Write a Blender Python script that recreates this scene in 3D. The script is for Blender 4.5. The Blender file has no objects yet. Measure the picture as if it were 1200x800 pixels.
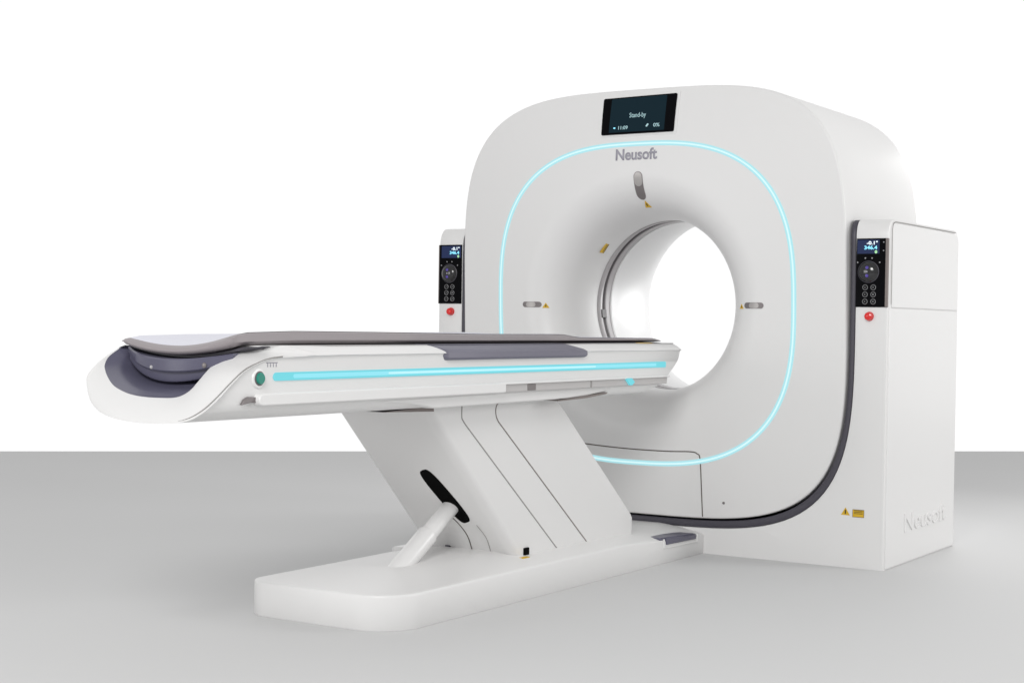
import bpy, bmesh, math, random
from math import sin, cos, pi, radians, sqrt, hypot
from mathutils import Vector, Matrix
random.seed(3)
S = bpy.context.scene
COL = S.collection

# ------------------------------------------------------------------ materials
def mat(name, col, rough=.4, metal=0., spec=.5, coat=0., bump=0., bscale=300., emit=None, estr=1., mottle=0.):
    m = bpy.data.materials.new(name); m.use_nodes = True
    nt = m.node_tree; b = nt.nodes['Principled BSDF']
    b.inputs['Base Color'].default_value = (*col, 1)
    b.inputs['Roughness'].default_value = rough
    b.inputs['Metallic'].default_value = metal
    b.inputs['Specular IOR Level'].default_value = spec
    b.inputs['Coat Weight'].default_value = coat
    b.inputs['Coat Roughness'].default_value = .12
    if emit:
        b.inputs['Emission Color'].default_value = (*emit, 1)
        b.inputs['Emission Strength'].default_value = estr
    if bump or mottle:
        tc = nt.nodes.new('ShaderNodeTexCoord')
        nz = nt.nodes.new('ShaderNodeTexNoise'); nz.inputs['Scale'].default_value = bscale
        nz.inputs['Detail'].default_value = 3
        nt.links.new(tc.outputs['Object'], nz.inputs['Vector'])
        if bump:
            bp = nt.nodes.new('ShaderNodeBump'); bp.inputs['Strength'].default_value = bump
            bp.inputs['Distance'].default_value = .001
            nt.links.new(nz.outputs['Fac'], bp.inputs['Height']); nt.links.new(bp.outputs['Normal'], b.inputs['Normal'])
        if mottle:
            n2 = nt.nodes.new('ShaderNodeTexNoise'); n2.inputs['Scale'].default_value = 1.7; n2.inputs['Detail'].default_value = 4
            nt.links.new(tc.outputs['Object'], n2.inputs['Vector'])
            mx = nt.nodes.new('ShaderNodeMix'); mx.data_type = 'RGBA'
            mx.inputs['A'].default_value = (*[c*(1-mottle) for c in col], 1)
            mx.inputs['B'].default_value = (*[min(1, c*(1+mottle)) for c in col], 1)
            nt.links.new(n2.outputs['Fac'], mx.inputs['Factor']); nt.links.new(mx.outputs['Result'], b.inputs['Base Color'])
    return m

WHITE = mat('white enamel', (.76, .755, .75), .38, spec=.45, bump=.05, bscale=500, mottle=.01)
WHITE2 = mat('white moulding', (.785, .78, .775), .3, spec=.5, bump=.04, bscale=500)
BORE = mat('bore liner plastic', (.78, .78, .78), .35)
DIALM = mat('gloss dial', (.012, .012, .014), .16, spec=.5, coat=.5)
MAUVE = mat('mauve grey plastic', (.10, .097, .145), .30, bump=.1, bscale=700)
PADGREY = mat('slate side cushion', (.15, .145, .19), .42, bump=.15, bscale=900)
LINER = mat('dark liner rubber', (.06, .056, .072), .45)
BLACK = mat('black recess', (.004, .004, .004), .9, spec=.04)
GLASS = mat('black glass panel', (.003, .003, .004), .12, spec=.06)
BROWN = mat('taupe trim', (.20, .17, .16), .45)
SEAM = mat('seam shadow gap', (.10, .085, .075), .8)
SEAML = mat('light seam', (.30, .29, .28), .8)
MATT = mat('mattress pale top', (.68, .68, .76), .4, spec=.5, bump=.15, bscale=500)
MATF = mat('mattress vinyl', (.30, .27, .28), .45, spec=.6, bump=.2, bscale=400)
METAL = mat('brushed metal', (.55, .54, .55), .28, metal=.9)
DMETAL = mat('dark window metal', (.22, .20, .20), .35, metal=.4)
LMETAL = mat('laser window pale', (.42, .40, .39), .3, metal=.3)
BANDM = mat('scan band film', (.42, .40, .41), .35, spec=.4)
BANDD = mat('scan band edge', (.15, .14, .145), .45, spec=.3)
LOGO = mat('logo grey ink', (.34, .33, .38), .5)
YEL = mat('yellow sticker', (.66, .41, .015), .5)
INK = mat('sticker ink', (.05, .035, .01), .6)
RED = mat('red button', (.72, .012, .012), .22, coat=.6)
GREEN = mat('green button', (.0, .22, .16), .3, coat=.4)
CYAN = mat('cyan light guide', (.05, .10, .12), .5, spec=.1, emit=(.45, .82, .87), estr=.88)
CYANW = mat('light guide core', (.05, .1, .1), .5, spec=.1, emit=(.70, .95, .98), estr=.95)
BLUEL = mat('table light guide', (.05, .1, .12), .5, spec=.1, emit=(.16, .66, .73), estr=.92)
BLUEM = mat('table light middle', (.05, .1, .12), .5, spec=.1, emit=(.28, .76, .86), estr=.95)
BLUEC = mat('table light core', (.05, .1, .1), .5, spec=.1, emit=(.55, .90, .95), estr=.95)
SCR = mat('display screen glow', (.003, .006, .008), .2, spec=.08, emit=(.005, .015, .022), estr=1.)
SCRB = mat('panel screen glow', (.003, .004, .01), .2, spec=.08, emit=(.022, .032, .085), estr=1.)
TXW = mat('screen text white', (.5, .5, .5), .5, emit=(.75, .9, 1.), estr=.9)
TXD = mat('display text', (.1, .1, .1), .5, emit=(.36, .60, .64), estr=.9)
TXC = mat('screen text cyan', (.3, .5, .5), .5, emit=(.12, .65, .95), estr=1.)
TXG = mat('screen text green', (.3, .5, .3), .5, emit=(.45, .9, .4), estr=.9)
TXP = mat('dial glint violet', (.05, .03, .2), .3, emit=(.06, .035, .25), estr=.5)
RAILM = mat('satin rail', (.50, .485, .48), .35, spec=.5)
KEY = mat('panel key ring', (.30, .30, .31), .4, metal=.5)
FLOOR = mat('studio floor', (.62, .62, .62), .75, spec=.2, bump=.04, bscale=150, mottle=.006)

# ------------------------------------------------------------------ helpers
def link(name, me, m, parent=None, smooth=True, ang=35, bevel=0, seg=2):
    o = bpy.data.objects.new(name, me); COL.objects.link(o)
    for mm in (m if isinstance(m, (list, tuple)) else [m]): me.materials.append(mm)
    if smooth:
        me.polygons.foreach_set('use_smooth', [True]*len(me.polygons))
        me.set_sharp_from_angle(angle=radians(ang))
    if bevel:
        md = o.modifiers.new('bevel', 'BEVEL'); md.width = bevel; md.segments = seg
        md.limit_method = 'ANGLE'; md.angle_limit = radians(30); md.harden_normals = False
    if parent: o.parent = parent
    return o
def mesh(name, V, Fc, m, parent=None, fix=True, **k):
    me = bpy.data.meshes.new(name); me.from_pydata([tuple(v) for v in V], [], Fc)
    if fix:
        bm = bmesh.new(); bm.from_mesh(me)
        bmesh.ops.remove_doubles(bm, verts=bm.verts, dist=1e-6)
        bmesh.ops.recalc_face_normals(bm, faces=bm.faces); bm.to_mesh(me); bm.free()
    me.validate(); me.update()
    return link(name, me, m, parent, **k)
def empty(name, loc, label, cat):
    o = bpy.data.objects.new(name, None); COL.objects.link(o); o.location = loc
    o['label'] = label; o['category'] = cat; return o
def loft(rings, closed=True, cap0=False, cap1=False):
    n = len(rings[0]); V = [p for r in rings for p in r]; Fc = []
    for i in range(len(rings)-1):
        for j in range(n if closed else n-1):
            a = i*n+j; b = i*n+(j+1) % n
            Fc.append((a, b, b+n, a+n))
    def cap(i0, rev):
        c = [sum(V[i0+j][k] for j in range(n))/n for k in range(3)]; V.append(c); ci = len(V)-1
        for j in range(n):
            t = (i0+j, i0+(j+1) % n, ci); Fc.append(t[::-1] if rev else t)
    if cap0: cap(0, True)
    if cap1: cap((len(rings)-1)*n, False)
    return V, Fc
def prism_x(poly, x0, x1):          # polygon in (y,z) extruded along x
    n = len(poly); V = [(x0, y, z) for y, z in poly]+[(x1, y, z) for y, z in poly]
    return V, [tuple(range(n)), tuple(range(2*n-1, n-1, -1))]+[(i, (i+1) % n, n+(i+1) % n, n+i) for i in range(n)]
def box(x0, x1, y0, y1, z0, z1):
    return prism_x([(y0, z0), (y1, z0), (y1, z1), (y0, z1)], x0, x1)
def merge(*parts):
    V = []; Fc = []
    for v, f in parts:
        k = len(V); V += list(v); Fc += [tuple(i+k for i in q) for q in f]
    return V, Fc
def revolve(prof, origin, axis, n=32):   # prof: (radius, distance along axis)
    ax = Vector(axis).normalized(); a = ax.orthogonal().normalized(); b = ax.cross(a); o = Vector(origin)
    rings = [[tuple(o+ax*d+(a*cos(2*pi*j/n)+b*sin(2*pi*j/n))*r) for j in range(n)] for r, d in prof]
    return loft(rings, True, True, True)
def ribbon(pts, nrm, w, h=.0008):
    P = [Vector(p) for p in pts]; N = [Vector(q) for q in nrm] if isinstance(nrm[0], (tuple, list, Vector)) else [Vector(nrm)]*len(P)
    rings = []
    for i, p in enumerate(P):
        t = (P[min(i+1, len(P)-1)]-P[max(i-1, 0)]).normalized(); s = t.cross(N[i]).normalized()*w/2; n = N[i].normalized()*h
        rings.append([p-s-n, p-s+n, p+s+n, p+s-n])
    return loft(rings, True, True, True)
def crs(P, k=5, closed=False):
    out = []; n = len(P); V = [Vector(p) for p in P]
    for i in range(n if closed else n-1):
        if closed: a, b, c, d = V[i-1], V[i], V[(i+1) % n], V[(i+2) % n]
        else: a, b, c, d = V[max(i-1, 0)], V[i], V[i+1], V[min(i+2, n-1)]
        for j in range(k):
            t = j/k
            out.append(.5*((2*b)+(c-a)*t+(2*a-5*b+4*c-d)*t*t+(3*b-a-3*c+d)*t**3))
    if not closed: out.append(V[-1].copy())
    return out
RX = Matrix.Rotation(pi/2, 4, 'X')
RSIDE = Matrix.Rotation(pi/2, 4, 'Z') @ RX
def text(name, body, loc, w, h, m, parent, rot=RX, depth=.0006, bold=0., label=None, warp=None):
    cu = bpy.data.curves.new(name, 'FONT'); cu.body = body; cu.size = 1; cu.extrude = .0; cu.offset = bold; cu.resolution_u = 4
    o = bpy.data.objects.new(name, cu); COL.objects.link(o)
    dg = bpy.context.evaluated_depsgraph_get(); me = bpy.data.meshes.new_from_object(o.evaluated_get(dg))
    bpy.data.objects.remove(o)
    xs = [v.co.x for v in me.vertices]; ys = [v.co.y for v in me.vertices]
    x0, x1, y0, y1 = min(xs), max(xs), min(ys), max(ys)
    bm = bmesh.new(); bm.from_mesh(me)
    r = bmesh.ops.extrude_face_region(bm, geom=bm.faces[:])
    bmesh.ops.translate(bm, vec=(0, 0, 1), verts=[e for e in r['geom'] if isinstance(e, bmesh.types.BMVert)])
    bmesh.ops.recalc_face_normals(bm, faces=bm.faces); bm.to_mesh(me); bm.free()
    for v in me.vertices:
        p = Vector(((v.co.x-(x0+x1)/2)/(x1-x0)*w, (v.co.y-(y0+y1)/2)/(y1-y0)*h, v.co.z*depth))
        q = rot.to_3x3() @ p + Vector(loc)
        if warp: q = Vector(warp(q, v.co.z*depth))
        v.co = q
    me.name = name
    return link(name, me, m, parent, smooth=False)

# ------------------------------------------------------------------ gantry geometry functions
ZC = 1.063
def face(x, z):
    dx = x/.93; dz = (z-ZC)/.93
    y = -.075+.05*dx*dx-.04*(z-ZC)+(.06 if dz > 0 else .02)*dz**4
    rr = hypot(x, z-ZC)
    if rr < .585:
        t = min((.585-rr)/(.585-.380), 1); y += .30*(1-max(0, 1-t**2.3)**(1/2.3))
    return y
def se(th, a, bu, bl, n):
    c, s = cos(th), sin(th); b = bu if s > 0 else bl
    r = (abs(c/a)**n+abs(s/b)**n)**(-1/n)
    return r
def sept(th, a, bu, bl, n):
    r = se(th, a, bu, bl, n); return r*cos(th), ZC+r*sin(th)
CA, CBU, CBL, CN = .932, .930, .915, 4.0
def fnorm(x, z, e=.004):
    gx = (face(x+e, z)-face(x-e, z))/(2*e); gz = (face(x, z+e)-face(x, z-e))/(2*e)
    return Vector((gx, -1, gz)).normalized()
def onface(x, z, off=.0015):
    return Vector((x, face(x, z), z))+fnorm(x, z)*off
def decal(name, outline, m, parent, off=.0015, th=.002, k=4):
    # convex outline (x,z) laid on the gantry face as a thin raised plate
    dense = []
    for i, p in enumerate(outline):
        q = outline[(i+1) % len(outline)]; L = hypot(q[0]-p[0], q[1]-p[1]); m_ = max(1, int(L/.006))
        dense += [(p[0]+(q[0]-p[0])*j/m_, p[1]+(q[1]-p[1])*j/m_) for j in range(m_)]
    outline = dense
    cx = sum(p[0] for p in outline)/len(outline); cz = sum(p[1] for p in outline)/len(outline)
    rings = []
    rings.append([onface(x, z, -th) for x, z in outline])
    for i in range(k):
        f = 1-i/k
        rings.append([onface(cx+(x-cx)*f, cz+(z-cz)*f, off) for x, z in outline])
    V, Fc = loft(rings, True, False, True)
    return mesh(name, V, Fc, m, parent, ang=40)
def capsule(cx, cz, L, r, ang, n=10):
    out = []
    for s, a0 in ((1, -pi/2), (-1, pi/2)):
        for i in range(n+1):
            a = a0+pi*i/n; out.append((s*(L/2-r)+r*cos(a), r*sin(a)))
    c, s_ = cos(ang), sin(ang)
    return [(cx+x*c-y*s_, cz+x*s_+y*c) for x, y in out]

# ------------------------------------------------------------------ floor
# the studio floor ends in a straight back edge, set square to the photographer's view
e0 = Vector((-5.878, 1.428, 0)); e1 = Vector((-.110, 6.828, 0)); d = (e1-e0).normalized(); nrm = Vector((d.y, -d.x, 0))
a = e0-d*12; b = e1+d*12
fl = mesh('floor', [a, b, b+nrm*24, a+nrm*24, a-Vector((0, 0, .05)), b-Vector((0, 0, .05)), b+nrm*24-Vector((0, 0, .05)), a+nrm*24-Vector((0, 0, .05))],
          [(0, 1, 2, 3), (7, 6, 5, 4), (0, 4, 5, 1), (1, 5, 6, 2), (2, 6, 7, 3), (3, 7, 4, 0)], FLOOR, smooth=False)
fl['kind'] = 'structure'; fl['label'] = 'smooth light grey studio floor'

# ================================================================== GANTRY
G = empty('gantry', (0, .4, 0), 'large white scanner gantry with round bore, cyan light ring and two side control towers', 'scanner')
G0 = bpy.data.objects.new('tmp', None)
def P(o, parent=G):                 # parent keeping world coordinates
    o.parent = parent
    o.matrix_parent_inverse = Matrix.Translation(-parent.location)
    return o
def pm(name, vf, m, parent=G, **k):
    return P(mesh(name, vf[0], vf[1], m, None, **k), parent)

NT = 224
ths = [2*pi*i/NT for i in range(NT)]
RT = .380; YT = .225
def ring_at(r, y): return [(r*cos(t), y, ZC+r*sin(t)) for t in ths]
rings = []
NR = 44
for i in range(NR+1):
    f = (i/NR)**1.7
    ring = []
    for t in ths:
        ro = se(t, CA, CBU, CBL, CN)-.010
        r = RT+.00001+(ro-RT)*f; x = r*cos(t); z = ZC+r*sin(t); ring.append((x, face(x, z), z))
    rings.append(ring)
for j in range(1, 7):               # small rounded rim
    a_ = pi/2*j/6; ring = []
    for t in ths:
        ro = se(t, CA, CBU, CBL, CN); r = ro-.010+.010*sin(a_)
        xe, ze = (ro-.010)*cos(t), ZC+(ro-.010)*sin(t)
        ring.append((r*cos(t), face(xe, ze)+.010*(1-cos(a_)), ZC+r*sin(t)))
    rings.append(ring)
def outring(y, ins): return [((se(t, CA, CBU, CBL, CN)-ins)*cos(t), y, ZC+(se(t, CA, CBU, CBL, CN)-ins)*sin(t)) for t in ths]
rings.append(outring(.16, 0))
V, Fc = loft([[(RT*cos(t), .262, ZC+RT*sin(t)) for t in ths]]+rings)
# the top rim thins the front cover, then the rear shell follows
front = pm('front_cover', (V, Fc), WHITE, ang=50)
YB = .96
rr = [outring(.16, 0), outring(.45, 0), outring(YB-.10, 0)]
for j in range(1, 9):
    a_ = pi/2*j/8; rr.append(outring(YB-.10+.10*sin(a_), .10*(1-cos(a_))))
def mixr(f, y): return [((f*(se(t, CA, CBU, CBL, CN)-.10)+(1-f)*.50)*cos(t), y, ZC+(f*(se(t, CA, CBU, CBL, CN)-.10)+(1-f)*.50)*sin(t)) for t in ths]
rr += [mixr(.66, YB+.003), mixr(.33, YB+.003), mixr(0, YB)]
rear = pm('rear_shell', loft(rr), WHITE, ang=50)
# bore
Y0 = .2625
pm('scan_ring_front', loft([ring_at(RT-.0005, Y0-.004), ring_at(RT-.003, Y0), ring_at(RT-.003, Y0+.028), ring_at(RT+.004, Y0+.032), ring_at(RT+.006, Y0+.056)]), BANDM)
pm('scan_ring_groove', loft([ring_at(RT+.006, Y0+.0562), ring_at(RT+.011, Y0+.060), ring_at(RT+.011, Y0+.072), ring_at(RT+.004, Y0+.076)]), BANDD)
pm('scan_ring_rear', loft([ring_at(RT+.004, Y0+.0762), ring_at(RT, Y0+.079), ring_at(RT, Y0+.112), ring_at(RT+.005, Y0+.116), ring_at(RT+.005, Y0+.128)]), BANDM)
bw = [ring_at(RT+.005, Y0+.1285), ring_at(RT-.001, Y0+.132), ring_at(RT-.001, Y0+.14), ring_at(RT, .43), ring_at(RT, .46)]
for j in range(1, 13):
    a_ = pi/2*j/12; bw.append(ring_at(RT+.124*(1-cos(a_)), .46+.50*sin(a_)))
pm('bore_tunnel', loft(bw), BORE, ang=50)
# small strap on the scan ring
def arcbox(r0, r1, y0, y1, t0, t1, n=6):
    rg = []
    for i in range(n+1):
        t = t0+(t1-t0)*i/n; c, s = cos(t), sin(t)
        rg.append([(r0*c, y0, ZC+r0*s), (r0*c, y1, ZC+r0*s), (r1*c, y1, ZC+r1*s), (r1*c, y0, ZC+r1*s)])
    return loft(rg, True, True, True)
pm('ring_latch', arcbox(RT-.004, RT+.008, .30, .34, pi+.06, pi+.16), BANDD)

# light ring, wide cyan guide with a pale core
def lightring(w, off, h):
    rg = []
    n = 256
    pts = []
    for i in range(n):
        t = 2*pi*i/n; x, z = sept(t, .715, .690, .690, 2.8); pts.append((x, z))
    for i in range(n):
        x0, z0 = pts[i-1]; x1, z1 = pts[(i+1) % n]; x, z = pts[i]
        tx, tz = x1-x0, z1-z0; L = hypot(tx, tz); nx, nz = tz/L, -tx/L
        r = []
        for s, o in ((-w/2, -h), (-w/2, off*.6), (-w*.25, off), (w*.25, off), (w/2, off*.6), (w/2, -h)):
            r.append(onface(x+nx*s, z+nz*s, o))
        rg.append(r)
    rg.append(rg[0])
    return loft(rg, True)
pm('light_ring', lightring(.0215, .002, .004), CYAN)
pm('light_ring_core', lightring(.0075, .0030, .001), CYANW)

# display on top of the face
def quadface(name, c, m, off, th, parent=G, n=8, rad=.008):
    # c: four corners (x,z) tl tr br bl, rounded, laid on face
    out = []
    for i in range(4):
        p = Vector(c[i]); a = Vector(c[i-1]); b = Vector(c[(i+1) % 4])
        u = (a-p).normalized()*rad; v = (b-p).normalized()*rad
        for j in range(5):
            t = j/4; out.append(tuple((p+u)*(1-t)**2+2*p*t*(1-t)+(p+v)*t*t))
    return P(decal(name, out, m, None, off, th, n), parent)
def onfd(o, q, dz): return onface(q.x, q.z, o+dz)
quadface('display_surround', [(-.190, 1.968), (.190, 1.972), (.183, 1.789), (-.187, 1.788)], WHITE2, .003, .003, rad=.012)
disp = quadface('display', [(-.180, 1.957), (.177, 1.962), (.172, 1.797), (-.180, 1.796)], GLASS, .007, .004)
quadface('display_screen', [(-.138, 1.952), (.130, 1.956), (.127, 1.806), (-.142, 1.805)], SCR, .0078, .0005, disp, rad=.003)
fw = lambda o: (lambda q, dz: onface(q.x, q.z, o+dz))
P(text('display_text', 'Stand-by', (-.004, 0, 1.874), .080, .027, TXD, None, warp=fw(.0083), bold=.0), disp)
P(text('display_text', '11:09', (-.072, 0, 1.8245), .046, .0155, TXD, None, warp=fw(.0083), bold=.01), disp)
P(text('display_text', '0%', (.090, 0, 1.829), .030, .0155, TXD, None, warp=fw(.0083), bold=.01), disp)
P(decal('display_icon', capsule(.045, 1.830, .016, .0038, radians(50)), TXD, None, .0085, .0002, 2), disp)
P(decal('display_icon', capsule(-.115, 1.8245, .010, .003, 0), TXC, None, .0085, .0002, 2), disp)
lg = P(text('logo', 'Neusoft', (-.004, 0, 1.708), .202, .050, LOGO, None, warp=fw(.0008), bold=.027))

# laser windows
def lens(cx, cz, L, r, ang, split):
    f = P(decal('laser_window', capsule(cx, cz, L, r, ang), DMETAL, None, .0015, .003, 5))
    c, s = cos(ang), sin(ang)
    q = capsule(cx+c*L*.22*split, cz+s*L*.22*split, L*.50, r*.88, ang)
    P(decal('lens', q, LMETAL, None, .0024, .0005, 4), f)
    return f
lens(.006, 1.574, .118, .0215, radians(90), 1)
lens(-.544, 1.056, .092, .0125, 0, -.2)
lens(.540, 1.059, .092, .0125, 0, .1)
def tri(cx, cz, s, parent=G, base=None):
    t = P(decal('warning_sticker', [(cx-s, cz-s*.8), (cx+s, cz-s*.8), (cx, cz+s*.9)], YEL, None, .0012, .001, 3), parent)
    P(decal('warning_symbol', capsule(cx, cz-s*.1, s*.7, s*.16, pi/2, 4), INK, None, .0018, .0004, 2), t)
tri(.012, 1.497, .016); tri(-.482, 1.052, .014); tri(.476, 1.055, .012)
# yellow label beside the bore
def rot_rect(cx, cz, w, h, a):
    c, s = cos(a), sin(a)
    return [(cx+x*c-z*s, cz+x*s+z*c) for x, z in ((-w/2, -h/2), (w/2, -h/2), (w/2, h/2), (-w/2, h/2))]
def plate(name, cx, cz, w, h, m, parent, lift, du=0., dv=0.):
    n_ = fnorm(cx, cz); rad = Vector((cx, 0, cz-ZC)).normalized(); u = Vector((0, 1, 0)).cross(rad).normalized(); u = (u-n_*u.dot(n_)).normalized(); v = n_.cross(u)
    c = Vector((cx, face(cx, cz), cz))+n_*lift+u*du+v*dv
    q = [c+u*(sx*w/2)+v*(sy*h/2) for sx, sy in ((-1, -1), (1, -1), (1, 1), (-1, 1))]
    V = q+[p-n_*.0025 for p in q]
    return P(mesh(name, V, [(0, 1, 2, 3), (7, 6, 5, 4), (0, 4, 5, 1), (1, 5, 6, 2), (2, 6, 7, 3), (3, 7, 4, 0)], m, None, smooth=False), parent)
LX, LZ, LV = -.2862, 1.3175, -1
yl = plate('warning_label', LX, LZ, .052, .030, YEL, G, .003)
plate('label_print', LX, LZ, .048, .0045, INK, yl, .0036, 0, LV*.0105)
plate('label_print', LX, LZ, .040, .0018, INK, yl, .0036, 0, 0)
# service panel outline and its lock
pn = crs([(-.55, .475), (-.40, .455), (-.246, .440), (-.047, .431), (.139, .430), (.255, .434), (.287, .427), (.300, .405), (.304, .29), (.3055, .158)], 8)
pm('service_panel_seam', ribbon([onface(p.x, p.y, .0002) for p in [Vector((q[0], q[1])) for q in pn]], [fnorm(q[0], q[1]) for q in pn], .0045, .0009), SEAM)
P(decal('panel_lock', capsule(.404, .224, .012, .0055, 0, 6), DMETAL, None, .0012, .001, 2))

# ---- stand with the two towers
ZT = 1.412; ZP = 1.334
def yf(z):                           # front of stand rolls back over the tower tops
    if z <= ZP: return 0
    t = min((z-ZP)/(ZT-ZP), 1); return .055*(1-sqrt(max(0, 1-t*t)))
def inner_path(a_, b_, n=120):
    # opening edge from the right tower top, down and round, to the left tower top
    out = []
    zt = [ZT-(ZT-ZP)*(1-cos(pi/2*i/10)) if False else ZT-(ZT-ZP)*(i/10)**1.6 for i in range(11)]
    def xz(z):
        v = max(0, 1-(abs(z-ZC)/b_)**4)**.25; return a_*v
    up = [(xz(z), z) for z in zt]
    t0 = math.atan2(ZP-ZC, up[-1][0])
    mid = []
    for i in range(1, n):
        t = t0+(-pi-2*t0)*i/n
        r = (abs(cos(t)/a_)**4+abs(sin(t)/b_)**4)**-.25; mid.append((r*cos(t), ZC+r*sin(t)))
    return up+mid+[(-x, z) for x, z in reversed(up)]
ip = inner_path(.9615, .956)
XO = 1.096
def outer_pt(x, z, i, n):
    # matched point on the outer outline
    if z >= .42 or abs(x) > .90: return (math.copysign(XO, x), z) if z > .42 else (math.copysign(XO, x), z)
    return None
op = []
n = len(ip)
zlow = .45
idx = [i for i, (x, z) in enumerate(ip) if z < zlow]
i0, i1 = idx[0], idx[-1]
for i, (x, z) in enumerate(ip):
    if i < i0 or i > i1: op.append((math.copysign(XO, x), z))
    else:
        f = (i-i0)/(i1-i0); L = zlow+2*XO+zlow; s_ = f*L
        if s_ < zlow: op.append((XO, zlow-s_))
        elif s_ < zlow+2*XO: op.append((XO-(s_-zlow), 0))
        else: op.append((-XO, s_-zlow-2*XO))
# snap the two corners
for tgt in ((XO, 0), (-XO, 0)):
    k = min(range(n), key=lambda i: hypot(op[i][0]-tgt[0], op[i][1]-tgt[1])); op[k] = tgt
YBK = .935
def yb(z):
    if z <= ZT-.06: return YBK
    t = (z-(ZT-.06))/.06; return YBK-.06*(1-sqrt(max(0, 1-t*t)))
B_ = .010
rg = []
def midp(a, b, dd):
    v = Vector((b[0]-a[0], b[1]-a[1])); L = v.length; v = v/L*dd; return (a[0]+v.x, a[1]+v.y)
rg.append([(x, yb(z)-.0, z) for x, z in ip])
rg.append([(x, yf(z)+.006, z) for x, z in ip])
rg.append([(midp(a_, b_, .002)[0], yf(a_[1])+.0015, midp(a_, b_, .002)[1]) for a_, b_ in zip(ip, op)])
for f in (.006,): rg.append([(midp(a_, b_, f)[0], yf(a_[1]), midp(a_, b_, f)[1]) for a_, b_ in zip(ip, op)])
rg.append([(a_[0]*.5+b_[0]*.5, yf(a_[1]*.5+b_[1]*.5), a_[1]*.5+b_[1]*.5) for a_, b_ in zip(ip, op)])
def ins(b, dd):
    x, z = b
    if abs(abs(x)-XO) < 1e-6: x = math.copysign(XO-dd, x)
    return (x, z)
rg.append([(ins(b_, .012)[0], yf(b_[1]), b_[1]) for b_ in op])
rg.append([(ins(b_, .0035)[0], yf(b_[1])+.0035, b_[1]) for b_ in op])
rg.append([(b_[0], yf(b_[1])+.012, b_[1]) for b_ in op])
rg.append([(b_[0], yb(b_[1]), b_[1]) for b_ in op])
rg.append(rg[0])
V, Fc = loft(rg, False)
# close the tower tops
nn = len(ip)
for end in (0, nn-1):
    Fc.append(tuple(k*nn+end for k in range(len(rg)-1)))
stand = pm('stand', (V, Fc), WHITE, ang=32)

# dark liner strip in the gap between cover and stand
def strip(a0, b0, a1, b1, y0, y1, m, name, top=True, rnd=.004):
    p0 = inner_path(a0, b0); p1 = inner_path(a1, b1)
    R_ = [[(x, y1, z) for x, z in p0], [(x, yf(z)+y0+rnd, z) for x, z in p0]]
    def mx(f): return [(a[0]*(1-f)+b[0]*f, yf(b[1])+y0, a[1]*(1-f)+b[1]*f) for a, b in zip(p0, p1)]
    R_ += [mx(.25), mx(.75), [(x, yf(z)+y0+rnd, z) for x, z in p1], [(x, y1, z) for x, z in p1]]
    R_.append(R_[0])
    V, F2 = loft(R_, False)
    for end in (0, len(p0)-1): F2.append(tuple(k*len(p0)+end for k in range(len(R_)-1)))
    return pm(name, (V, F2), m, ang=40)
strip(.9405, .925, .9607, .9545, -.002, .30, LINER, 'gap_liner')
p0 = inner_path(.925, .905); p1 = inner_path(.944, .93)
pm('gap_shade', loft([[(x, .07+yf(z), z) for x, z in p0], [(x, .07+yf(z), z) for x, z in p1], [(x, .10+yf(z), z) for x, z in p1]], False), BLACK)  # black plate puts the shadow inside the gap into colour

# side panels on both towers
def rrect(y0, y1, z0, z1, r=(.05, .05, .0, .0), k=6):   # corners: front-top, back-top, back-bottom, front-bottom
    cs = [((y0, z1), (1, -1), r[0], pi/2, pi), ((y1, z1), (-1, -1), r[1], 0, pi/2), ((y1, z0), (-1, 1), r[2], -pi/2, 0), ((y0, z0), (1, 1), r[3], pi, 3*pi/2)]
    out = []
    for (y, z), (sy, sz), q, a0, a1 in cs:
        if q == 0: out.append((y, z)); continue
        for i in range(k+1):
            a_ = a1+(a0-a1)*i/k; out.append((y+sy*q+q*cos(a_), z+sz*q+q*sin(a_)))
    return out
for s in (1, -1):
    x0, x1 = s*XO-s*.002, s*1.1005
    pm('side_panel', prism_x(rrect(.016, .925, .004, 1.0535), x0, x1) if False else prism_x([(.016, .004), (.925, .004), (.925, 1.0535), (.016, 1.0535)], x0, x1), WHITE2, bevel=.0025)
    pm('side_panel', prism_x(rrect(.040, .925, 1.0565, 1.398, (.022, .045, 0, 0)), x0, x1), WHITE2, bevel=.003)
# long shallow ribs near the panel edges
pm('panel_edge_seam', ribbon([(1.1005, .030+.0*z, z) for z in (1.07, 1.2, 1.33, 1.37)]+[(1.1005, .045, 1.396), (1.1005, .07, 1.4025)]+[(1.1005, y, 1.4030) for y in (.2, .5, .8, .88)], (1, 0, 0), .0030), SEAML)

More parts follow.
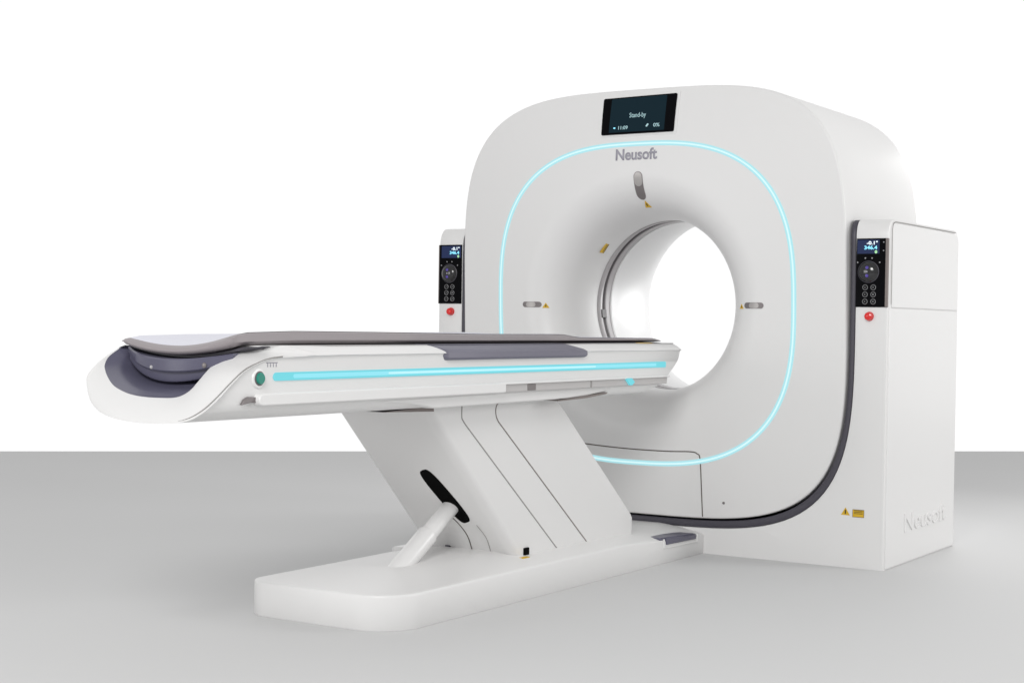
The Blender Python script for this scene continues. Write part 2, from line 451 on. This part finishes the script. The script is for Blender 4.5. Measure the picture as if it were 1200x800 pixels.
# control panels
def ctl(sgn):
    x0, x1 = (.9645, 1.0950) if sgn > 0 else (-1.0945, -.9645)
    cp = pm('control_panel', box(x0, x1, -.004, .012, 1.057, 1.3335), GLASS, bevel=.0015)
    Q = lambda n, vf, m, **k: pm(n, vf, m, cp, **k)
    ex = (1.0862, 1.0955) if sgn > 0 else (-1.0940, -1.090)
    Q('edge_trim', box(ex[0], ex[1], -.0052, .010, 1.0575, 1.333), BROWN)
    a, b = (.968, 1.060) if sgn > 0 else (-1.078, -.9685)
    sc = Q('panel_screen', box(a, b, -.0050, -.002, 1.272, 1.3275), SCRB)
    T = lambda s_, x, z, w, h, m: P(text('screen_text', s_, (x, -.0054, z), w, h, m, None, bold=.03, depth=.0004), sc)
    xr = b-.006
    T('-0.1°', xr-.024, 1.3155, .046, .0155, TXW)
    T('346.4', xr-.030, 1.2965, .054, .0155, TXC)
    T('0', xr-.008, 1.279, .010, .0120, TXG)
    cx = 1.016 if sgn > 0 else -1.033
    dl = Q('control_dial', revolve([(.042, 0), (.042, .004), (.036, .012), (.026, .018), (.012, .021), (.002, .0215)], (cx, -.0035, 1.199), (0, -1, 0), 40), DIALM)
    Q('dial_ring', revolve([(.044, 0), (.0445, .002), (.042, .0035), (.0405, .002)], (cx, -.0035, 1.199), (0, -1, 0), 40), LINER)
    for dz in (.016, -.016): pm('dial_glint', revolve([(.007, 0), (.006, .0025), (.001, .003)], (cx, -.023, 1.199+dz), (0, -1, 0), 12), TXP, dl)  # violet glints on the dome, put in as glowing spots
    pm('dial_mark', revolve([(.004, 0), (.003, .002), (.001, .0025)], (cx, -.0245, 1.199), (0, -1, 0), 12), LOGO, dl)
    for dx, dz in ((-.046, .038), (-.014, .055), (.014, .055), (.046, .038)):
        Q('indicator_dot', revolve([(.0035, 0), (.003, .001), (.001, .0012)], (cx+dx, -.004, 1.199+dz), (0, -1, 0), 10), KEY)
    for r in range(3):
        for c in (0, 1):
            bx = cx-.015+c*.034+(.002 if sgn > 0 else 0); bz = 1.1365-r*.0285
            k = Q('key', revolve([(.0115, 0), (.0115, .0015), (.0100, .003), (.0088, .0015), (.001, .0012)], (bx, -.004, bz), (0, -1, 0), 20), KEY)
            pm('key_face', revolve([(.0088, 0), (.0086, .0016), (.001, .002)], (bx, -.004, bz), (0, -1, 0), 16), GLASS, k)
            sym = ['<>', '^', '+', '-', '*', '#'][r*2+c]
            P(text('key_symbol', sym, (bx, -.0062, bz), .007, .006, KEY, None, bold=.02, depth=.0004), k)
    # two small status marks at the right of the screen
    if sgn > 0:
        for z in (1.318, 1.284): Q('indicator_dot', revolve([(.003, 0), (.0025, .001), (.001, .0012)], (1.077, -.004, z), (0, -1, 0), 10), KEY)
    es = pm('emergency_button', revolve([(.0185, 0), (.0185, .004), (.0165, .006), (.0165, .016), (.0145, .020), (.009, .0225), (.001, .0235)], (1.022*sgn, 0, 1.020), (0, -1, 0), 32), RED)
ctl(1); ctl(-1)

# stickers on the stand front
ws = pm('warning_sticker', ([(.917, -.0008, .2135), (.955, -.0008, .2125), (.936, -.0008, .2440), (.917, .001, .2135), (.955, .001, .2125), (.936, .001, .2440)],
        [(0, 1, 2), (5, 4, 3), (0, 3, 4, 1), (1, 4, 5, 2), (2, 5, 3, 0)]), YEL, smooth=False)
pm('warning_symbol', box(.9335, .9385, -.0014, .0, .218, .2345), INK, ws, smooth=False)
wl = pm('warning_label', box(.966, 1.0145, -.0010, .001, .2075, .2385), YEL, smooth=False)
for z in (.2345, .2285, .2225): pm('label_print', box(.972, 1.0085, -.0014, .0, z-.0012, z+.0010), INK, wl, smooth=False)
for bb in (box(.966, 1.0145, -.0014, 0, .2373, .2385), box(.966, 1.0145, -.0014, 0, .2075, .2087), box(.966, .9672, -.0014, 0, .2088, .2372), box(1.0133, 1.0145, -.0014, 0, .2088, .2372)):
    pm('label_border', bb, INK, wl, smooth=False)
emb = P(text('embossed_logo', 'Neusoft', (1.1004, .52, .170), .56, .078, WHITE2, None, rot=RSIDE, depth=.0050, bold=.0))
# skirting line above the stand foot
# ================================================================== TABLE
T = empty('patient_table', (0, -1.2, 0), 'long white patient table with cyan light strip on a slanted column and low floor base', 'patient table')
def tm(name, vf, m, parent=T, **k): return pm(name, vf, m, parent, **k)
HB = .114
sm = lambda t: (lambda q: q*q*(3-2*q))(max(0, min(1, t)))
def hy(y):
    if y < -.75: return HB
    t = min((y+.75)/.65, 1); return HB-.030*t*t*(3-2*t)
def base_out(ins, k=14):
    out = []; w = .304-ins; y0 = -2.227+ins; r = max(.150-ins, .01); q = max(.085-ins, .01)
    N = 40
    for i in range(N): out.append((w, -.002+(y0+r+.002)*i/N*1.0))
    for i in range(k+1):
        a_ = -pi/2*i/k; out.append((w-r+r*cos(a_), y0+r+r*sin(a_)))
    for i in range(1, 12): out.append((w-r-(2*w-r-q)*i/12, y0))
    for i in range(k+1):
        a_ = -pi/2-pi/2*i/k; out.append((-(w-q)+q*cos(a_), y0+q+q*sin(a_)))
    for i in range(1, N+1): out.append((-w, y0+q+(-.002-y0-q)*i/N))
    return out
rb = []
crown = lambda x, y: .034*(1-min(1, abs(x)/.30)**2)*sm((y+2.23)/.75)
for ins_, dz in ((.003, None), (0, .004), (0, -.008), (.0014, -.0038), (.0042, -.0012), (.009, 0)):
    rb.append([(x, y, 0.0 if dz is None else (.004 if dz == .004 else hy(y)+dz)) for x, y in base_out(ins_)])
for ins_ in (.02, .04, .07, .10, .13, .16, .19, .21):
    rb.append([(x, y, hy(y)+crown(x, y)) for x, y in base_out(ins_)])
bv, bf = loft(rb, True); nb = len(rb[0]); b0 = (len(rb)-1)*nb
for i in range(39): bf.append((b0+i, b0+i+1, b0+nb-2-i, b0+nb-1-i))
bf.append(tuple(b0+i for i in range(39, nb-39)))
base = tm('base', (bv, bf), WHITE, ang=50)
# column, a leaning block
def colring(f, hw, r):
    # f 0 = bottom .. 1 = top ; horizontal section at height z
    z = .118+(.70-.118)*f
    yfz = -1.920+(.693-z)/.968; 
    ybk = -1.069+(.694-z)/.805
    if z < .195: ybk = -.447
    out = []
    for cx, cy, a0 in ((hw-r, yfz+r, -pi/2), (hw-.02, ybk-.02, 0), (-hw+.02, ybk-.02, pi/2), (-hw+r, yfz+r, pi)):
        rr_ = r if a0 in (-pi/2, pi) else .02
        for i in range(9):
            a_ = a0+pi/2*i/8; out.append((cx+rr_*cos(a_), cy+rr_*sin(a_), z))
    return out
hw = .202
cf = [0, .06, .12, .149, .155]+[.2+.8*i/10 for i in range(11)]
column = tm('column', loft([colring(f, hw, .040) for f in cf], True, True, True), WHITE, ang=40)
xs_ = hw+.0004
for nm, pts, m, w in (('column_seam', [(-1.707, .692), (-1.707, .650), (-1.700, .638), (-1.683, .622), (-1.048, .123)], SEAML, .0042),
                      ('column_seam', [(-1.456, .698), (-1.484, .687), (-1.495, .667), (-1.491, .643), (-1.477, .624), (-.822, .123)], BROWN, .0042)):
    pts3 = crs([(xs_, y, z) for y, z in pts[:-1]], 5)+[Vector((xs_, pts[-1][0]*t+pts[-2][0]*(1-t), pts[-1][1]*t+pts[-2][1]*(1-t))) for t in (.2, .4, .6, .8, 1)]
    tm(nm, ribbon(pts3, (1, 0, 0), w, .0008), m, column)
def slant(x, z, off=0.):
    y = -1.920+(.693-z)/.968; n_ = Vector((0, -.7036, -.7107))
    return Vector((x, y, z))+n_*off
nS = Vector((0, -.7036, -.7107))
# slot the actuator works in: leaning oval opening
def slot(off, g):
    out = []
    for i in range(40):
        a_ = 2*pi*i/40; u = cos(a_); v = sin(a_)
        uu = math.copysign(abs(u)**.75, u)*(.150*g); vv = math.copysign(abs(v)**.5, v)*(.036*g)
        x = vv*.95+.046-uu*.175; z = .357+uu*.66+vv*.30
        out.append(slant(x, z, off))
    return out
tm('actuator_slot', loft([slot(-.002, 1), slot(.0012, 1), slot(.0008, .9)], True, False, True), BLACK, column)
for pts in ([(.018, .274), (.032, .240), (.034, .195), (.010, .128)], [(.108, .250), (.116, .205), (.104, .160), (.090, .128)]):
    q = crs([(x, 0, z) for x, z in pts], 6)
    tm('panel_seam', ribbon([slant(v.x, v.z, .0005) for v in q], tuple(nS), .0035 if pts[0][0] < .1 else .002, .0008), SEAM if pts[0][0] < .1 else SEAML, column)
# actuator
def cyl(p, q, prof, name, m, parent):
    p = Vector(p); q = Vector(q); L = (q-p).length
    return tm(name, revolve([(r, f*L) for r, f in prof], p, q-p, 36), m, parent)
act = cyl((-.0175, -1.838, .068), (.046, -1.49, .345), [(.0365, 0), (.0365, .57), (.0350, .58), (.0305, .585), (.0305, .98), (.026, 1)], 'actuator', WHITE2, T)
# foot recess round the actuator
def ell(cx, cy, a, b, z): return [(cx+a*cos(2*pi*i/36), cy+b*sin(2*pi*i/36), z+crown(cx, cy)+HB) for i in range(36)]
# pivot bracket behind the actuator and small latch by the column foot
tm('pivot_bracket', box(-.10, -.075, -1.36, -1.30, .125, .20), LINER, column, bevel=.004)
tm('limit_switch', box(.190, .208, -1.296, -1.262, .126, .158), BLACK, column, bevel=.003)
st = tm('warning_sticker', box(.196, .232, -1.345, -1.300, .126, .1305), YEL, base, smooth=False)
tm('side_hatch', box(-.30, -.25, -1.42, -1.20, .100, .133), WHITE2, base, bevel=.008)
# pedal
ped = []
tm('foot_pedal', prism_x([(-.400, .094), (-.075, .082), (-.065, .085), (-.065, .0905), (-.10, .096), (-.385, .107), (-.40, .104)], .205, .300), MAUVE, bevel=.003)
tm('foot_pedal_lip', prism_x([(-.355, .075), (-.080, .070), (-.075, .088), (-.360, .102)], .296, .3085), MAUVE, bevel=.003)
tm('foot_pedal_frame', prism_x([(-.375, .060), (-.058, .054), (-.056, .090), (-.064, .091), (-.068, .062), (-.367, .067), (-.370, .1), (-.378, .1)], .300, .3075), WHITE2, bevel=.002)

# carriage under the table top
tm('carriage', prism_x([(-2.30, .724), (-2.12, .712), (-2.03, .700), (-1.99, .693), (-1.14, .697), (-1.0, .703), (-.84, .716), (-.79, .726), (-1.4, .735), (-2.2, .73)], -.285, .285), WHITE, bevel=.006, seg=3)
tm('carriage_gap', prism_x([(-2.16, .684), (-2.00, .690), (-1.96, .697), (-1.89, .70), (-1.885, .676)], -.20, .212), BROWN)
tm('carriage_gap', prism_x([(-1.20, .694), (-1.145, .696), (-.84, .712), (-.85, .706), (-1.0, .695), (-1.20, .690)], -.20, .289), BROWN)

# table body
OUT = [(.3, -2.60, .873), (.3, -2.79, .863), (.3, -2.863, .847), (.3, -2.914, .826), (.3, -2.965, .792), (.3, -3.015, .755), (.29, -3.060, .722), (.255, -3.083, .699),
       (.17, -3.078, .688), (.08, -3.07, .685), (0, -3.06, .687), (-.08, -3.045, .695), (-.16, -3.015, .712), (-.22, -2.985, .738), (-.272, -2.948, .775), (-.298, -2.92, .803), (-.302, -2.87, .84), (-.298, -2.81, .875),
       (-.262, -2.80, .893), (-.22, -2.795, .895), (.19, -2.79, .897), (.25, -2.70, .897)]
CAV = [(.205, -2.78, .894), (.17, -2.80, .886), (.142, -2.83, .864), (.135, -2.87, .834), (.137, -2.915, .800), (.137, -2.945, .776), (.125, -2.965, .760), (.10, -2.977, .752),
       (.05, -2.981, .750), (0, -2.979, .750), (-.05, -2.975, .753), (-.10, -2.965, .760), (-.16, -2.947, .774), (-.21, -2.922, .793), (-.255, -2.893, .815), (-.278, -2.873, .833), (-.285, -2.848, .857), (-.276, -2.80, .887),
       (-.262, -2.795, .8915), (-.22, -2.79, .8935), (.15, -2.785, .8955), (.18, -2.78, .895)]
SEC = [(.3, .873), (.2955, .868), (.294, .846), (.293, .826), (.291, .792), (.289, .755), (.282, .724), (.258, .699),
       (.17, .687), (.08, .685), (0, .685), (-.08, .685), (-.16, .686), (-.25, .695), (-.285, .715), (-.2935, .755), (-.2935, .82), (-.3, .873),
       (-.262, .896), (-.22, .898), (.22, .898), (.262, .896)]
def yend(z):
    K = [(.60, -.75), (.69, -.60), (.715, -.46), (.735, -.372), (.76, -.352), (.78, -.316), (.80, -.284), (.83, -.250), (.86, -.238), (.885, -.236), (.90, -.242)]
    for (a, ya), (b, yb_) in zip(K, K[1:]):
        if z <= b: return ya+(yb_-ya)*(z-a)/(b-a)
    return -.24
K_ = 5
sec3 = lambda y: crs([(x, y if y is not None else yend(z), z) for x, z in SEC], K_, True)
ringB = crs([((x-(0, .005, .006, .007, .009, .011, .010, .010)[i] if (i in range(1, 8)) else x+.0065 if i in range(13, 17) else x), y+(.009 if 1 <= i <= 16 else 0), z-(.002 if i in (1, 2) else 0)) for i, (x, y, z) in enumerate(OUT)], K_, True)
ringA = crs(OUT, K_, True); ringC = crs(CAV, K_, True)
f_ = [Vector((v.x, v.y, v.z)) for v in sec3(None)]
cen = Vector((0, -.30, .80))
f2 = [v+(Vector((0, v.y+.004, .80))-v)*.0+(Vector((0, 0, .80))-Vector((v.x, 0, v.z))).normalized()*0 for v in f_]
fin = [Vector((v.x*.985, v.y+.007, .80+(v.z-.80)*.97)) for v in f_]
fin2 = [Vector((v.x*.96, v.y+.009, .80+(v.z-.80)*.93)) for v in f_]
mid1 = sec3(-.9); mid2 = sec3(-1.8); mid3 = sec3(-2.5)
inB = [p.lerp(q, .03) for p, q in zip(ringA, ringC)]
lerp = lambda t: [p.lerp(q, t)+Vector((0, -.018*4*t*(1-t), -.006*4*t*(1-t))) for p, q in zip(ringA, ringC)]
body = tm('table_body', loft([fin2, fin, f_, mid1, mid2, mid3, ringB, ringA, lerp(.06), lerp(.2), lerp(.4), lerp(.6), lerp(.8), lerp(.94), ringC], True, True, False), WHITE, ang=38)
eseam = [Vector(v) for v in ringB[4:int(7.6*K_)]]
tm('end_band_seam', ribbon([v+Vector((.0010, -.0035, .0035)) for v in eseam], (1, -.15, -.15), .0055, .0012), SEAML, body)
# recess at the head end
def shr(sx, sz, dy, z0=.83): return [Vector((p.x*sx-.01*(1-sx), p.y+dy, z0+(p.z-z0)*sz)) for p in ringC]
rec = tm('end_recess', loft([ringC, shr(.985, .98, .006), shr(.95, .93, .018), shr(.90, .86, .030), shr(.88, .80, .045), shr(.84, .70, .09), shr(.78, .52, .14), shr(.70, .30, .17), shr(.4, .1, .18)], True, False, True), MAUVE, T, ang=45)
# front beam of the cradle, sagging like a smile
def beam(x0=-.245, x1=.195, n=28):
    rg_ = []
    for i in range(n+1):
        x = x0+(x1-x0)*i/n; u = (x-.0)/.25
        y = -2.895+.085*u*u; zt = .856+.032*u*u; zb = .818+.052*abs(u)**2.2
        rg_.append([(x, y+.004, zb), (x, y, zb+.004), (x, y, zt-.004), (x, y+.004, zt), (x, y+.10, zt+.002), (x, y+.10, zb+.004)])
    return loft(rg_, True, True, True)
bm_ = tm('cradle_beam', beam(), MAUVE, T, ang=40)
def beamlip(x0=-.232, x1=.20, n=28):
    rg_ = []
    for i in range(n+1):
        x = x0+(x1-x0)*i/n; u = (x+.01)/.25
        y = -2.878+.080*u*u; zt = .833+.040*u*u; zb = .790+.070*abs(u)**2
        rg_.append([(x, y, zb), (x, y-.004, zb+.006), (x, y-.004, zt), (x, y+.06, zt), (x, y+.06, zb)])
    return loft(rg_, True, True, True)
tm('cradle_bumper', beamlip(), MAUVE, T, ang=40)
for x, z, r in ((-.075, .822, .006), (.118, .832, .008)):
    u = x/.25; tm('screw', revolve([(r, 0), (r, .003), (r*.6, .0045), (.001, .0045)], (x, -2.893+.085*u*u, z+.008), (0, -1, 0), 14), METAL if x < 0 else DMETAL, bm_)
# cradle plate under the mattress
def slab(x0, x1, ys, zt, zb, sag, name, m, parent, n=20, rnd=.006, tilt=0):
    rg_ = []
    for (y, ztt, zbb, wf, sg) in ys:
        top = []; bot = []
        for i in range(n+1):
            f = i/n; x = (x0+(x1-x0)*f)*wf; u = (2*f-1); s_ = sg*(1-u*u); e = min(rnd, (ztt-zbb)*.42)*(1-sqrt(max(0, 1-abs(u)**14)))
            yy = y; tl = max(0, min(1, (-1.5-y)/1.0))*u*(.011 if u > 0 else .006)*tilt
            top.append((x, yy, ztt-s_-e+tl)); bot.append((x, yy, zbb-s_+e+tl*.3))
        rg_.append(top+bot[::-1])
    V, Fc = loft(rg_, True); L = 2*(n+1)
    for b0 in (0, (len(rg_)-1)*L):
        for i in range(n): Fc.append((b0+i, b0+i+1, b0+L-2-i, b0+L-1-i))
    return V, Fc
tm('cradle', slab(-.235, .235, [(-2.83, .896, .888, .97, .028), (-2.80, .900, .886, 1, .027), (-2.5, .9015, .889, 1, .02), (-2.0, .9015, .889, 1, .01), (-.32, .9015, .8985, 1, 0), (-.28, .9005, .8985, .98, 0)], 0, 0, 0, '', None, None), LINER, T)
# side: light strip, rail, button
SX = .2905
def cap_yz(y0, y1, z0, z1, n=8):
    r = (z1-z0)/2; zc = (z0+z1)/2
    return [(y0+r-r*sin(pi*i/n), zc+r*cos(pi*i/n)) for i in range(n+1)]+[(y1-r*.3, z0), (y1, z0+r*.3), (y1, z1-r*.3), (y1-r*.3, z1)]
tm('light_strip', prism_x(cap_yz(-2.785, -.362, .8003, .8237), SX-.002, SX+.0042), BLUEL, bevel=.001)
tm('light_strip_middle', prism_x(cap_yz(-2.70, -.45, .8065, .8180), SX+.002, SX+.0048), BLUEM)
tm('light_strip_core', prism_x(cap_yz(-2.25, -.95, .8095, .8150), SX+.002, SX+.0054), BLUEC)
rail = tm('side_rail', prism_x(cap_yz(-2.862, -1.60, .7335, .7665), SX-.004, .3125), WHITE2, bevel=.004, seg=3)
tm('rail_lip', prism_x([(-1.63, .7610), (-.362, .7610), (-.357, .7675), (-1.63, .7675)], SX-.004, .3120), WHITE2, rail, bevel=.0015)
tm('rail_track', prism_x([(-1.62, .7345), (-.372, .7345), (-.366, .7608), (-1.62, .7608)], SX-.004, .3040), RAILM, rail, bevel=.0015)
tm('rail_reflection', box(.300, .3062, -1.450, -1.395, .7365, .7590), DMETAL, rail, bevel=.002)  # dark reflection on the rail, put in as a dark block
tm('rail_bracket', prism_x([(-2.915, .737), (-2.905, .752), (-2.890, .759), (-2.853, .757), (-2.853, .741), (-2.880, .743)], SX-.004, SX+.007), DMETAL, rail, bevel=.002)
tm('rail_indicator', prism_x([(-.735, .7638), (-.69, .7638), (-.665, .748), (-.685, .736), (-.70, .736)], .3030, .3130), BLUEL, rail)
tm('rail_joint', box(.3036, .3048, -1.002, -.992, .7355, .7600), SEAML, rail)
cyl((SX-.004, -2.845, .8085), (SX+.006, -2.845, .8085), [(.0285, 0), (.0285, .55), (.026, .9), (.020, 1)], 'button_collar', WHITE2, T)
cyl((SX+.004, -2.845, .8085), (SX+.010, -2.845, .8085), [(.0205, 0), (.0205, .4), (.018, .6)], 'button_bezel', BANDD, T)
cyl((SX+.008, -2.845, .8085), (SX+.014, -2.845, .8085), [(.0165, 0), (.0165, .6), (.014, 1)], 'green_button', GREEN, T)
P(text('strip_marking', 'TTTT', (.2943, -2.792, .846), .048, .013, LOGO, None, rot=RSIDE, bold=.02), T)
# slate cushion along the side
cs = [(.238, .8995), (.262, .8985), (.299, .880), (.3065, .8745), (.3075, .856), (.3035, .849), (.292, .848), (.238, .86)]
def crow(f, y0, y1):
    out = []
    for i, (x, z) in enumerate(cs):
        k = max(0, (.30-x)/.06)
        out.append((x, y0, z, k))
    return out
rg_ = []
for s_, y in ((-1, -1.945), (-1, -1.935), (-1, -1.6), (1, -1.3), (1, -1.050), (1, -1.028)):
    tip = y in (-1.945, -1.028)
    rg_.append([((x if not tip else x-.003), y-(.095*max(0, (.30-x)/.06) if y < -1.9 else 0)-(.12*max(0, (.30-x)/.06) if y > -1.06 else 0), (z if not tip else .863+(z-.863)*.75)) for x, z in cs])
tm('side_cushion', loft(rg_, True, True, True), PADGREY, ang=30)
yt = tm('warning_label', ([(.243, -.53, .8975), (.262, -.53, .8972), (.262, -.42, .8972), (.243, -.42, .8975), (.243, -.53, .9), (.262, -.53, .8985), (.262, -.42, .8985), (.243, -.42, .9)],
        [(0, 1, 2, 3), (7, 6, 5, 4), (0, 4, 5, 1), (1, 5, 6, 2), (2, 6, 7, 3), (3, 7, 4, 0)]), YEL, smooth=False)
# ================================================================== MATTRESS
ms = [(-2.870, .9095, .905, .955, .029), (-2.865, .915, .899, .975, .030), (-2.85, .922, .8965, .993, .030), (-2.80, .928, .8985, 1, .029), (-2.6, .932, .9025, 1, .024), (-2.2, .9325, .9030, 1, .016), (-1.6, .9328, .9030, 1, .010),
      (-1.12, .9335, .9030, 1, .006), (-1.05, .9330, .9030, 1, .006), (-.98, .926, .9030, 1, .004), (-.92, .921, .9030, 1, .004), (-.32, .918, .9028, 1, .003), (-.275, .914, .9030, .99, .003), (-.245, .907, .9035, .95, .002)]
V, Fc = slab(-.222, .222, ms, 0, 0, 0, '', None, None, n=32, rnd=.007, tilt=1)
mt = mesh('mattress', V, Fc, MATF, ang=50)
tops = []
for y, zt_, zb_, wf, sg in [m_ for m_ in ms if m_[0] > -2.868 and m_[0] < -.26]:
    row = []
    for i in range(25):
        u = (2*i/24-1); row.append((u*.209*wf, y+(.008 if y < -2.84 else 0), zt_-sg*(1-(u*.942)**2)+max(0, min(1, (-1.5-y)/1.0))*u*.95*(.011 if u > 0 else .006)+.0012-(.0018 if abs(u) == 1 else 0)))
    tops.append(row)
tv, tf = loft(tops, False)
tp = mesh('pale_top', tv, tf, MATT, mt, ang=50)  # paler sheet over the mauve pad
mt['label'] = 'thin mauve grey mattress pad lying along the top of the patient table'; mt['category'] = 'mattress'

# ------------------------------------------------------------------ camera
yaw, pitch, roll = .564, -.0123, .0155
Fw = Vector((-sin(yaw)*cos(pitch), cos(yaw)*cos(pitch), sin(pitch))); Rt = Vector((cos(yaw), sin(yaw), 0)); U = Rt.cross(Fw)
r_ = cos(roll)*Rt+sin(roll)*U; u_ = -sin(roll)*Rt+cos(roll)*U
cam = bpy.data.cameras.new('camera'); co = bpy.data.objects.new('camera', cam); COL.objects.link(co)
M = Matrix((r_, u_, -Fw)).transposed().to_4x4(); M.translation = Vector((3.2327, -6.1859, .9755)); co.matrix_world = M
cam.sensor_fit = 'HORIZONTAL'; cam.sensor_width = 36; cam.lens = 1864.131/1200*36; cam.clip_end = 200; cam.clip_start = .05
S.camera = co

# ------------------------------------------------------------------ light: graded white world and added unseen lamps
w = bpy.data.worlds.new('World'); S.world = w; w.use_nodes = True
# made-up world gradient: white background, dimmed above and towards the camera for contrast
wn = w.node_tree.nodes; wl_ = w.node_tree.links; bg = wn['Background']
tc = wn.new('ShaderNodeTexCoord'); dp = wn.new('ShaderNodeVectorMath'); dp.operation = 'DOT_PRODUCT'
dp.inputs[1].default_value = (-.36, .933, 0)
wl_.new(tc.outputs['Generated'], dp.inputs[0])
mr = wn.new('ShaderNodeMapRange'); mr.interpolation_type = 'SMOOTHSTEP'
mr.inputs['From Min'].default_value = .05; mr.inputs['From Max'].default_value = .70
mr.inputs['To Min'].default_value = .50; mr.inputs['To Max'].default_value = 1.03
wl_.new(dp.outputs['Value'], mr.inputs['Value']); wl_.new(mr.outputs['Result'], bg.inputs['Strength'])
bg.inputs['Color'].default_value = (1, 1, 1, 1)
def area(name, loc, tgt, sx, sy, power, col=(1, 1, 1), spread=180):
    l = bpy.data.lights.new(name, 'AREA'); l.shape = 'RECTANGLE'; l.size = sx; l.size_y = sy; l.energy = power; l.color = col; l.spread = radians(spread)
    o = bpy.data.objects.new(name, l); COL.objects.link(o); o.location = loc
    o.rotation_euler = (Vector(tgt)-Vector(loc)).to_track_quat('-Z', 'Y').to_euler()
area('added_key_lamp', (3.0, -8.0, 4.2), (0, -.6, .9), 2.8, 2.2, 305, (1, .997, .99))  # unseen lamp added to brighten front and upward faces
area('added_side_lamp', (5.2, 1.6, 2.2), (1.1, .3, 1.15), 1.6, 1.6, 78, (1, .995, .985))  # unseen lamp added to whiten the right tower side
area('added_back_lamp', (.5, 2.7, 1.85), (0, .45, .75), 1.2, .8, 9, (1, 1, 1))  # lamp hidden behind the gantry, added to brighten the tunnel
area('added_rim_lamp', (.55, 3.0, 1.15), (-.3, .6, 1.2), .7, .7, 7, (1, 1, 1), 120)  # second hidden lamp, added for the glow on the bore wall
area('added_front_lamp', (-3.2, -7.5, 1.6), (0, -.6, .9), 2.0, 1.6, 46, (1, 1, 1))  # unseen fill added for the table end and the bore funnel
S.view_settings.view_transform = 'Standard'; S.view_settings.look = 'None'; S.view_settings.exposure = 0; S.view_settings.gamma = 1
S.render.engine = 'CYCLES'
S.cycles.max_bounces = 8
